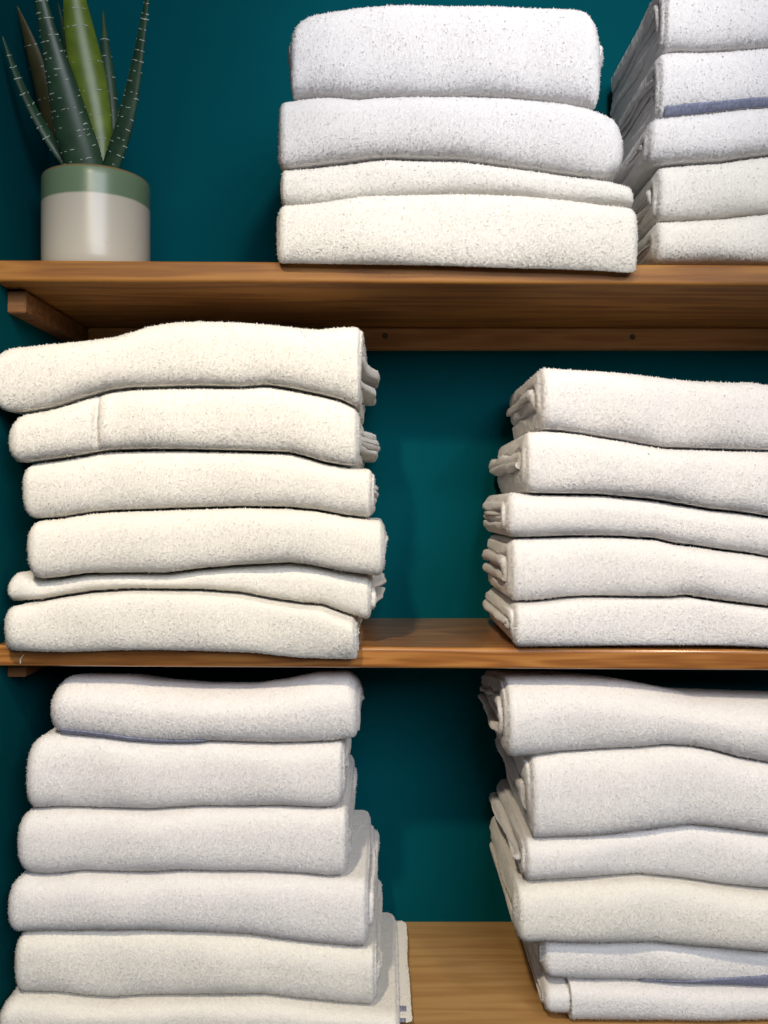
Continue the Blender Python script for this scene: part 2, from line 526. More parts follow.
def towel(cfg, ztop, zbot, sag=None):
    rng = np.random.default_rng(cfg['seed'])
    yf, yb = cfg['yf'], cfg.get('yb', 0.238)
    a = cfg.get('a', 0.022)
    kx = (CAM_D + yf + a * 0.4) / F
    xl = (cfg['xl'] - CX) * kx
    xr = (cfg['xr'] - CX) * kx
    px = lambda p: p * kx
    cL = [px(c) for c in cfg.get('cL', (8, 6, 8))]
    cR = [px(c) for c in cfg.get('cR', (8, 6, 8))]
    n = cfg.get('n', 3)
    hm = float(np.median(ztop(np.linspace(xl, xr, 30)) - zbot(np.linspace(xl, xr, 30))))
    gap = 0.0010
    t = hm / (2 * n + 0.9) - gap
    prof = Profile(ztop, zbot, yf, yb, a, cfg.get('e', 2.5), rng, xl, xr, cL, cR,
                   fine_top=cfg.get('fine_top', False), drop=cfg.get('drop', 0.0), sag=sag)
    prof.grooves = [((g[0] - CX) * kx, g[1], g[2]) for g in cfg.get('grooves', [])]
    vis0, vis1 = (-20 - CX) * kx, (800 - CX) * kx
    mat = M_CREAM if cfg.get('mat', 'w') == 'c' else M_WHITE
    dL = cfg.get('dL', [4, 6]); dR = cfg.get('dR', [-4, -6])
    sl, sr = cfg.get('sl', 0), cfg.get('sr', 0)      # slant of the ends: shift (px) from bottom (-) to top (+)
    root = None
    inset = 0.0045 if 'flap' in cfg else 0.0
    for k in range(n):
        oL, oR = (0, 0) if k == 0 else (px(dL[(k - 1) % len(dL)]), px(dR[(k - 1) % len(dR)]))
        bL = 0 if k == 0 else px(cfg.get('backL', [0])[(k - 1) % len(cfg.get('backL', [0]))])
        bR = 0 if k == 0 else px(cfg.get('backR', [0])[(k - 1) % len(cfg.get('backR', [0]))])
        wl = smooth_noise(rng, 8, (55, 2.2)); wr = smooth_noise(rng, 8, (55, 2.2))
        wa = 0.0012 if k == 0 else 0.0036

        def ramp_y(y):
            return np.clip((y - yf - 0.04) / 0.10, 0, 1) ** 1.2

        rb = 0.008 + 0.010 * rng.random()

        def backround(y, rb=rb):
            q = np.clip(1 - (yb - y) / rb, 0, 1)
            return rb * (1 - np.sqrt(np.maximum(1 - q * q, 0)))

        def xL(y, S, oL=oL, bL=bL, wl=wl, wa=wa):
            return xl + oL + bL * ramp_y(y) + wa * wl(y, S) + px(sl) * np.clip(S, -1, 1) * 0.5 + backround(y)

        def xR(y, S, oR=oR, bR=bR, wr=wr, wa=wa):
            return xr + oR + bR * ramp_y(y) + wa * wr(y, S) + px(sr) * np.clip(S, -1, 1) * 0.5 - backround(y)
        x0, x1 = xl + oL, xr + oR
        if k == 0:
            xs = xgrid(x0, x1, 0.0012, [(vis0, vis1)])
        else:
            xs = xgrid(x0, x1, 0.0018, [(x0, x0 + 0.02), (x1 - 0.02, x1)] if x1 < vis1 else [(x0, x0 + 0.02)], 0.012)
        V, Q, caps, T3 = make_sheet(rng, xs, xL, xR, prof, t if k < n - 1 else hm / 2 - k * (t + gap) - 0.0009 - inset, k * (t + gap) + 0.0004 + inset, AMP,
                                    DENS if k == 0 else DENS * 0.7, (9.0 if k else cfg.get('ftop', 0.95)), 9.0 if k == 0 else 0.012,
                                    BULGE[cfg['group']] if k == 0 else tuple(q * 1.15 for q in BULGE[cfg['group']]))
        me = mesh_from('folded_towel' if k == 0 else 'folded_layer', V, Q, caps, True, [mat], tris=T3)
        if k == 0:
            root = link('folded_towel', me)
        else:
            link('folded_layer', me, root)
    if 'flap' in cfg:       # outer flap that starts short of the end
        f0 = (cfg['flap'] - CX) * kx
        wf = smooth_noise(rng, 6, (40, 2.0))
        V, Q, caps, T3 = make_sheet(rng, xgrid(f0, xr, 0.0012, [(vis0, vis1)]), lambda y, S: f0 + 0.0008 * wf(y, S), lambda y, S: xr + 0 * y,
                                    prof, 0.004, 0.0002, AMP, DENS, 0.95)
        link('outer_flap', mesh_from('outer_flap', V, Q, caps, True, [mat], tris=T3), root)
    for st in cfg.get('stripes', []):
        stripe(prof, px, kx, st, root)
    tag(root, cfg['label'], 'towel', cfg['group'])
    return root


def stripe(prof, px, kx, st, root):
    """woven border: a thin band lying on the towel's face. st = (px0, px1, S0 at px0, S1 at px0, S0 at px1, S1 at px1)"""
    x0, x1 = (st[0] - CX) * kx, (st[1] - CX) * kx
    nx, nsr = max(int((x1 - x0) / 0.003), 4), 9
    u = np.linspace(0, 1, nx); v = np.linspace(0, 1, nsr)
    U, Vv = np.meshgrid(u, v, indexing='ij')
    S = (st[2] * (1 - U) + st[4] * U) * (1 - Vv) + (st[3] * (1 - U) + st[5] * U) * Vv
    X = x0 + (x1 - x0) * U
    rng = np.random.default_rng(5)
    layers = []
    b0 = st[6] if len(st) > 6 else 0.0
    for o_ in (b0 - 0.0014, b0 + 0.0005):
        y, z = prof(np.full_like(X, o_), X, S)
        layers.append(np.stack([X, y, z], -1) + rng.normal(0, 0.00012, X.shape + (3,)))
    V = np.concatenate([l.reshape(-1, 3) for l in layers])
    idx = np.arange(nx * nsr).reshape(nx, nsr); off = nx * nsr
    q = lambda I: np.stack([I[:-1, :-1], I[1:, :-1], I[1:, 1:], I[:-1, 1:]], -1).reshape(-1, 4)
    Q = [q(idx)[:, ::-1], q(idx + off)]
    for e in (idx[0, :], idx[-1, :], idx[:, 0], idx[:, -1]):
        Q.append(np.stack([e[:-1], e[1:], e[1:] + off, e[:-1] + off], -1))
    me = mesh_from('border_stripe', V, np.concatenate(Q), (), True, [M_STRIPE])
    bm = bmesh.new(); bm.from_mesh(me); bmesh.ops.recalc_face_normals(bm, faces=bm.faces[:]); bm.to_mesh(me); bm.free()
    o = link('border_stripe', me, root)
    o['label'] = 'woven grey-blue border stripe'


def stack(seed, group, creases, towels, zshelf, sag_pts=None):
    """creases: pixel polylines from the top of the pile down; towels: dicts, one between each pair"""
    n = len(towels)
    zc = []
    for i, c in enumerate(creases):
        ys = [towels[j]['yf'] for j in (i - 1, i) if 0 <= j < n]
        y = float(np.mean(ys)) + 0.016
        zc.append(curve(c, y))
    for i, tw in enumerate(towels):
        tw = dict(tw); tw['seed'] = seed * 100 + i; tw['group'] = group
        zt = (lambda x, f=zc[i]: f(x) - (0.0014 if i else 0.0))
        if i == n - 1:
            zb = lambda x: np.full_like(x, zshelf + 0.0018)
            sag = curve(sag_pts, tw['yf'] + 0.006) if sag_pts else None
        else:
            zb = (lambda x, f=zc[i + 1]: f(x) + 0.0014); sag = None
        towel(tw, zt, zb, sag)


# --- A: centre of the upper shelf
P_ = 'pile next to the aloe'
A = [
 [(285, 38), (296, 26), (312, 18), (340, 13), (360, 9), (385, 7), (400, 6.5), (450, 7), (500, 8), (550, 9.5), (585, 12), (605, 22)],
 [(270, 103), (296, 100), (310, 98), (330, 97.5), (358, 100), (380, 97.5), (400, 97), (450, 97), (480, 97), (510, 98), (560, 103), (587, 108), (600, 113), (615, 119), (626, 128)],
 [(270, 169), (292, 169), (310, 167), (330, 164.5), (352, 162), (370, 159.5), (388, 158), (410, 159), (460, 161), (500, 166), (550, 173), (590, 178.5), (608, 181), (625, 186), (636, 191)],
 [(270, 209), (300, 207.5), (320, 206), (345, 202), (365, 199), (400, 198), (450, 197), (480, 197), (520, 199), (560, 203), (600, 208), (631, 211), (642, 217)],
 [(270, 262), (640, 262)],
]
stack(1, 'towels in the pile next to the aloe', A, [
 dict(xl=291, xr=600, yf=-0.012, cL=(14, 4, 8), dL=[14, 16], dR=[-15, -18], cR=(24, 4, 12), sl=-5, sr=11, e=3.0, ftop=2.0, label='plump white towel with rounded corners topping the pile nearest the aloe', n=3),
 dict(xl=279, xr=624, yf=-0.016, cL=(5, 4, 8), dL=[14, 16], dR=[-15, -18], cR=(16, 26, 14), mat='w', label='second towel down in the four-towel pile, under the plump rounded one', n=3),
 dict(xl=282, xr=632, yf=-0.010, cL=(4, 4, 6), dL=[14, 16], dR=[-15, -18], cR=(6, 4, 8), mat='c', label='thin cream towel third down in the pile beside the aloe', n=2),
 dict(xl=278, xr=638, yf=-0.022, a=0.011, cL=(8, 6, 8), dL=[14, 16], dR=[-15, -18], cR=(10, 6, 10), mat='c', label='thick lowest towel sagging over the upper shelf edge near the aloe', n=3),
], Z_UP_T + 0.0006, [(270, 262), (330, 263), (400, 264), (450, 265), (500, 267), (560, 268.5), (600, 270), (625, 272), (640, 272)])

# --- B: right end of the upper shelf
B = [
 [(640, -18), (768, -22), (1000, -22)],
 [(640, 58), (657, 55), (665, 53), (675, 52), (700, 52), (720, 51), (740, 50), (768, 48), (1000, 44)],
 [(640, 122), (665, 118.5), (700, 115), (740, 110), (768, 108), (1000, 104)],
 [(640, 167), (660, 166), (690, 164), (720, 162.5), (740, 159), (768, 155), (1000, 150)],
 [(640, 223), (660, 222), (690, 221), (720, 219), (745, 216), (768, 214), (1000, 212)],
 [(640, 264), (1000, 264)],
]
stack(2, 'towels in the cropped pile on the upper shelf', B, [
 dict(xl=664, xr=985, yf=0.004, cL=(4, 3, 5), dL=[-1, 2], ftop=1.2, label='highest visible towel, cut by the frame, above the blue-striped one', n=3, yb=0.246),
 dict(xl=659, xr=990, yf=0.004, cL=(4, 3, 5), dL=[1, 3], stripes=[(664, 985, -0.86, -0.50, -0.86, -0.56)], label='towel with a grey-blue border stripe along its bottom fold, upper shelf', n=3, yb=0.246),
 dict(xl=648, xr=980, yf=0.000, cL=(10, 4, 8), dL=[-1, 2, 0], label='towel directly below the blue-striped one on the upper shelf', n=2, yb=0.235),
 dict(xl=657, xr=985, yf=0.003, cL=(8, 4, 7), dL=[-1, 2], mat='c', label='fourth towel in the cropped upper pile, ridged folds at its end', n=3, yb=0.22),
 dict(xl=655, xr=990, yf=0.001, cL=(6, 4, 8), dL=[1, 2], mat='c', label='lowest towel in the upper pile holding the striped towel', n=2, yb=0.22),
], Z_UP_T + 0.0006)

# --- C: six towels on the middle shelf
C = [
 [(-40, 354), (0, 349), (40, 345), (78, 341.5), (115, 337), (130, 332.5), (150, 326), (175, 322), (200, 321), (240, 322), (275, 325), (300, 328), (318, 329.5), (330, 328), (345, 327), (365, 327)],
 [(-30, 417), (10, 414), (28, 412.5), (50, 409), (70, 403), (90, 396.5), (110, 391), (130, 388.5), (160, 387.5), (200, 386.5), (240, 387.5), (268, 385.5), (290, 389), (320, 395), (340, 400), (357, 408), (370, 412)],
 [(-10, 466), (25, 464), (50, 460.5), (75, 457), (97, 453), (110, 451), (140, 450), (180, 450), (220, 451), (260, 452), (290, 453), (305, 457), (325, 463), (345, 466.5), (375, 468)],
 [(0, 521), (34, 520), (60, 518), (90, 513), (115, 511), (150, 510), (190, 508.5), (240, 507), (290, 508), (320, 511), (345, 516), (368, 518.5), (385, 519)],
 [(0, 570), (14, 570), (25, 572.5), (37, 579.5), (60, 578), (90, 573.5), (130, 573), (170, 573), (200, 569), (240, 565.5), (290, 563), (310, 565), (340, 571), (370, 575.5), (390, 577)],
 [(0, 604), (12, 603), (40, 601), (60, 597), (90, 592.5), (130, 590), (200, 591), (240, 594), (270, 600), (300, 604.5), (322, 606), (340, 613), (366, 622), (380, 623)],
 [(0, 648), (400, 648)],
]
stack(3, 'towels in the six-towel pile on the middle shelf', C, [
 dict(xl=-10, xr=359, yf=-0.022, yb=0.225, cL=(22, 22, 10), cR=(3, 3, 4), sr=3, dR=[0, -3], backR=[0, 17], mat='c', ftop=2.0, label='long sloping towel topping the six-towel pile under the upper shelf', n=3),
 dict(xl=8, xr=357, yf=-0.018, cL=(20, 14, 14), cR=(4, 4, 5), dR=[0, -3], backR=[14, 20], mat='c', grooves=[(97, 0.0035, 0.006), (108, 0.006, -0.002)], label='second towel in the six-towel pile, with a crease near one end', n=3),
 dict(xl=22, xr=371, yf=-0.012, cL=(10, 14, 10), cR=(4, 4, 5), dR=[1, 2], dL=[-5, 2], mat='c', label='third towel in the six-towel pile on the middle shelf', n=3),
 dict(xl=28, xr=382, yf=-0.018, cL=(12, 14, 12), cR=(5, 5, 5), dR=[0, -2], mat='c', label='fourth towel in the six-towel pile, bulging over the thin one', n=3),
 dict(xl=9, xr=369, yf=0.002, cL=(14, 6, 8), cR=(4, 3, 4), dR=[2, 0], backR=[11, 15], mat='c', ftop=1.2, label='thin recessed towel, second from the bottom of the six-towel pile', n=2),
 dict(xl=3, xr=354, yf=-0.028, a=0.012, cL=(14, 14, 14), cR=(4, 3, 4), dR=[-1, 0], mat='c', label='lowest towel of the six, drooping over the middle shelf edge', n=3),
], Z_MID_T + 0.0022, [(0, 651), (40, 653), (75, 653), (110, 651.5), (150, 651), (200, 652), (255, 654), (270, 656), (300, 659), (330, 660), (370, 661)])

# --- D: five towels on the middle shelf
D = [
 [(500, 368), (530, 367), (548, 368), (570, 369.5), (600, 371), (618, 372.5), (640, 375), (670, 378.5), (700, 381.5), (735, 382.5), (750, 382), (768, 385), (1000, 400)],
 [(500, 432), (527, 431), (540, 430), (560, 431), (580, 433.5), (600, 437), (620, 440), (640, 444), (665, 448), (700, 449), (768, 451), (1000, 462)],
 [(490, 489), (515, 491), (530, 494), (560, 494.5), (600, 495), (620, 497), (650, 499.5), (680, 504.5), (710, 509.5), (740, 512.5), (768, 517), (1000, 524)],
 [(490, 538), (512, 538), (540, 537.5), (570, 536.5), (600, 536.5), (620, 537), (655, 539), (675, 544), (695, 546), (720, 550), (745, 553), (768, 557), (1000, 566)],
 [(490, 603), (517, 602), (540, 601), (560, 598.5), (580, 597), (610, 597), (640, 597.5), (670, 597.5), (687, 596), (705, 599), (735, 603), (768, 607), (1000, 612)],
 [(490, 649), (1000, 649)],
]
stack(4, 'towels in the five-towel pile on the middle shelf', D, [
 dict(xl=541, xr=880, yf=-0.004, cL=(5, 5, 9), sl=-4, dL=[-5, -2], backL=[3, 2], ftop=1.6, label='top towel of the five-towel pile on the middle shelf', n=2, yb=0.225),
 dict(xl=526, xr=885, yf=-0.006, cL=(5, 8, 7), dL=[-3, -1], backL=[-6, -16], label='second towel in the five-towel pile, its inner fold poking out behind', n=2),
 dict(xl=506, xr=880, yf=0.000, cL=(10, 6, 9), dL=[1, 3], mat='w', label='third towel, sloping, in the five-towel pile on the middle shelf', n=2, yb=0.215),
 dict(xl=511, xr=885, yf=-0.002, cL=(5, 4, 6), dL=[-4, -1], label='second from bottom in the five-towel pile on the middle shelf', n=2, yb=0.215),
 dict(xl=514, xr=890, yf=-0.010, a=0.011, cL=(5, 4, 6), sl=-6, dL=[-4, -2], label='lowest of five towels, resting at the middle shelf edge', n=2, yb=0.225),
], Z_MID_T + 0.0012, [(490, 648), (518, 649), (560, 650), (600, 650), (650, 650), (700, 650.5), (740, 651.5), (768, 653.5), (1000, 655)])

# --- E: bottom shelf, the pile that widens downwards
E = [
 [(40, 684), (70, 679), (120, 680), (150, 685), (200, 689), (250, 689), (285, 684), (315, 677), (345, 676), (365, 682)],
 [(20, 732), (60, 733.5), (80, 735), (105, 737.5), (130, 741), (160, 743), (190, 743), (210, 741.5), (240, 742.5), (270, 743.5), (300, 743), (330, 742), (352, 739.5), (365, 739)],
 [(10, 808), (38, 808), (60, 807), (100, 808.5), (150, 809.5), (200, 806.5), (240, 807), (280, 806), (320, 808), (335, 807), (355, 804)],
 [(5, 871), (26, 872), (40, 874), (60, 873.5), (80, 871), (110, 872), (150, 872), (180, 870.5), (220, 872), (260, 872), (300, 874), (318, 876), (330, 877), (343, 876), (380, 876)],
 [(0, 932), (22, 931), (45, 929.5), (75, 930), (100, 929), (140, 929), (180, 931), (200, 931), (250, 934), (270, 937), (300, 941), (330, 944), (355, 946), (380, 946)],
 [(-20, 993), (20, 993), (60, 994), (85, 997), (110, 999), (150, 997), (200, 996), (240, 995), (265, 995), (300, 1000), (340, 1004), (370, 1006), (400, 1007)],
 [(-20, 1031), (420, 1031)],
]
stack(5, 'towels in the widening pile on the bottom shelf', E, [
 dict(xl=51, xr=357, yf=0.004, yb=0.20, a=0.042, cL=(16, 14, 18), cR=(14, 5, 10), dL=[3, 5], dR=[-1, -3], drop=0.030, fine_top=True, ftop=2.0, e=2.0,
      stripes=[(62, 206, -0.84, -0.56, -0.84, -0.72)], label='rolled-looking top towel under the middle shelf with a thin grey-blue border', n=3),
 dict(xl=27, xr=342, yf=0.002, cL=(22, 8, 14), cR=(5, 10, 6), dL=[4, 5], dR=[0, 1], ftop=1.5, label='second towel down in the bottom pile that widens downward', n=3, fine_top=True),
 dict(xl=18, xr=346, yf=-0.002, cL=(16, 14, 12), cR=(5, 6, 6), dL=[3, 5], dR=[1, 0], ftop=1.5, label='third towel in the widening bottom pile, just above the longer one', n=3, fine_top=True),
 dict(xl=8, xr=366, yf=-0.008, cL=(20, 12, 12), cR=(4, 4, 5), dR=[4, 6], ftop=1.6, label='fourth towel in the widening bottom pile, jutting past the one above', n=3, fine_top=True),
 dict(xl=15, xr=374, yf=-0.010, cL=(10, 8, 10), cR=(4, 4, 5), dR=[2, 4], mat='c', ftop=1.6, label='fifth towel in the widening bottom pile, second from its base', n=3, fine_top=True),
 dict(xl=-2, xr=397, yf=-0.020, cL=(18, 6, 14), cR=(4, 4, 5), dR=[12, 4], stripes=[(399, 407, 1.03, 1.075, 1.03, 1.075, 0.0062), (398, 406, 0.30, 0.72, 0.30, 0.72, 0.0062)], mat='c', ftop=2.0, label='widest towel, at the base of the widening pile on the bottom shelf', n=2, fine_top=True),
], Z_LOW_T + 0.0006)

# --- F: bottom shelf, right
Fc = [
 [(480, 682), (505, 681), (570, 681), (600, 683), (625, 685.5), (650, 690), (680, 696), (700, 700), (768, 703), (1000, 710)],
 [(490, 760), (525, 757), (540, 755), (560, 752.5), (585, 751), (600, 750), (640, 748), (665, 745.5), (690, 746.5), (710, 750), (740, 758), (768, 763), (1000, 780)],
 [(500, 838), (537, 837), (560, 836), (590, 835), (620, 832), (660, 827), (690, 824), (720, 827), (768, 833), (1000, 845)],
 [(490, 883), (525, 882), (560, 880), (600, 878), (640, 876), (680, 880), (720, 886), (768, 890), (1000, 900)],
 [(490, 938), (520, 938), (540, 937), (560, 938), (600, 938.5), (650, 938), (690, 942), (720, 944), (768, 948), (1000, 955)],
 [(520, 976), (546, 977), (580, 979), (620, 979.5), (660, 981), (700, 983), (768, 986), (1000, 990)],
 [(500, 1031), (1000, 1031)],
]
stack(6, 'towels in the leaning pile on the bottom shelf', Fc, [
 dict(xl=506, xr=860, yf=0.002, a=0.045, cL=(5, 6, 8), dL=[-4, 1], fine_top=True, ftop=2.0, e=2.0, drop=0.028, label='top towel of the leaning bottom pile, shaded by the middle shelf', n=3),
 dict(xl=531, xr=880, yf=0.000, cL=(6, 4, 8), sl=-7, dL=[-3, 1], label='second towel in the leaning bottom pile, set back from those around it', n=2, yb=0.245),
 dict(xl=525, xr=875, yf=0.006, cL=(4, 4, 6), dL=[-4, -2], backL=[-5, -3], ftop=1.25, label='third towel in the leaning bottom pile, shaded by the fold above', n=2, yb=0.245),
 dict(xl=517, xr=880, yf=-0.008, cL=(4, 12, 8), dL=[2, 4], mat='c', label='fourth towel in the leaning bottom pile, jutting out over the two below', n=2, yb=0.245),
 dict(xl=543, xr=885, yf=0.012, cL=(5, 10, 8), dL=[0, 2], stripes=[(640, 880, -0.74, -0.68, -0.72, 0.40)], ftop=1.25, label='towel with a slim blue border stripe, second from bottom of the leaning pile', n=2, yb=0.2),
 dict(xl=545, xr=900, yf=0.006, cL=(8, 8, 8), dL=[1, 3], flap=571, ftop=1.2, label='lowest towel of the leaning bottom pile, outer flap starting short of its end', n=3, yb=0.2),
], Z_LOW_T + 0.0006)

# ------------------------------------------------------------------ potted aloe
PY = 0.080
pot_c = W(96.5, 300, PY); pot_r = 0.0625
pz0 = Z_UP_T + 0.0012; pz1 = 0.3905
root = bpy.data.objects.new('potted_aloe', None); COL.objects.link(root)
root.location = (pot_c[0], PY, pz0)
tag(root, 'spiky aloe in a cream pot with a green glazed rim on the upper shelf', 'potted plant')


def pot_mat():
    m, nt, b = new_mat('two_tone_glaze')
    tc = nt.nodes.new('ShaderNodeTexCoord')
    sp = nt.nodes.new('ShaderNodeSeparateXYZ'); nt.links.new(tc.outputs['Object'], sp.inputs[0])
    n = nt.nodes.new('ShaderNodeTexNoise'); n.inputs['Scale'].default_value = 22
    nt.links.new(tc.outputs['Object'], n.inputs['Vector'])
    ad = nt.nodes.new('ShaderNodeMath'); ad.operation = 'MULTIPLY_ADD'; ad.inputs[1].default_value = 0.004
    nt.links.new(n.outputs['Fac'], ad.inputs[0]); nt.links.new(sp.outputs['Z'], ad.inputs[2])
    h = pz1 - pz0
    dv = nt.nodes.new('ShaderNodeMath'); dv.operation = 'DIVIDE'; dv.inputs[1].default_value = h
    nt.links.new(ad.outputs[0], dv.inputs[0])
    r = ramp(nt, [(0.0, (0.47, 0.44, 0.375)), (0.728, (0.47, 0.44, 0.375)), (0.748, (0.125, 0.19, 0.115)), (0.985, (0.14, 0.21, 0.125)), (1.0, (0.20, 0.14, 0.06))])
    nt.links.new(dv.outputs[0], r.inputs['Fac'])
    # sparse brown glaze flecks
    n2 = nt.nodes.new('ShaderNodeTexNoise'); n2.inputs['Scale'].default_value = 120; n2.inputs['Detail'].default_value = 2
    nt.links.new(tc.outputs['Object'], n2.inputs['Vector'])
    r2 = ramp(nt, [(0.72, (1, 1, 1)), (0.8, (0.7, 0.6, 0.5))])
    nt.links.new(n2.outputs['Fac'], r2.inputs['Fac'])
    mx = nt.nodes.new('ShaderNodeMix'); mx.data_type = 'RGBA'; mx.blend_type = 'MULTIPLY'; mx.inputs['Factor'].default_value = 1
    nt.links.new(r.outputs['Color'], mx.inputs['A']); nt.links.new(r2.outputs['Color'], mx.inputs['B'])
    nt.links.new(mx.outputs['Result'], b.inputs['Base Color'])
    b.inputs['Roughness'].default_value = 0.3
    return m


def lathe(name, prof, mat, parent, seg=72):
    pr = np.array(prof); n = len(pr)
    a = np.linspace(0, 2 * np.pi, seg, endpoint=False)
    V = np.stack([np.outer(np.cos(a), pr[:, 0]), np.outer(np.sin(a), pr[:, 0]), np.repeat(pr[None, :, 1], seg, 0)], -1)
    idx = np.arange(seg * n).reshape(seg, n); b = np.roll(idx, -1, 0)
    Q = np.stack([idx[:, :-1], b[:, :-1], b[:, 1:], idx[:, 1:]], -1).reshape(-1, 4)
    me = mesh_from(name, V.reshape(-1, 3), Q, [idx[::-1, 0], idx[:, -1]], True, [mat])
    return link(name, me, parent)


H = pz1 - pz0; R = pot_r
lathe('pot', [(R * 0.80, 0.0), (R * 0.90, 0.0003), (R * 0.955, 0.003), (R * 0.985, 0.008), (R * 0.997, 0.015), (R, 0.03), (R, H * 0.5), (R, H * 0.9),
              (R * 0.998, H - 0.003), (R * 0.985, H - 0.0006), (R * 0.965, H), (R * 0.94, H - 0.0008), (R * 0.925, H - 0.004), (R * 0.92, H - 0.03)], pot_mat(), root)
soil_prof = [(R * 0.915, H - 0.016), (R * 0.8, H - 0.011), (R * 0.5, H - 0.007), (R * 0.2, H - 0.004), (0.002, H - 0.003)]
lathe('soil', soil_prof, M_SOIL, root, 40)


def leaf_mat(name, edge, mid, streak):
    m, nt, b = new_mat(name)
    tc = nt.nodes.new('ShaderNodeTexCoord')
    n = nt.nodes.new('ShaderNodeTexNoise'); n.inputs['Scale'].default_value = 45; n.inputs['Detail'].default_value = 4
    nt.links.new(tc.outputs['Object'], n.inputs['Vector'])
    r = ramp(nt, [(0.3, edge), (0.55, mid), (0.8, streak)])
    nt.links.new(n.outputs['Fac'], r.inputs['Fac']); nt.links.new(r.outputs['Color'], b.inputs['Base Color'])
    b.inputs['Roughness'].default_value = 0.38
    b.inputs['Specular IOR Level'].default_value = 0.5
    return m


L_DARK = leaf_mat('dark_aloe_skin', (0.016, 0.042, 0.022), (0.026, 0.064, 0.032), (0.042, 0.085, 0.045))
L_LIME = leaf_mat('yellow_green_aloe_skin', (0.085, 0.13, 0.014), (0.125, 0.18, 0.018), (0.17, 0.24, 0.03))
L_BROWN = leaf_mat('olive_brown_aloe_skin', (0.05, 0.055, 0.02), (0.075, 0.065, 0.025), (0.09, 0.085, 0.03))


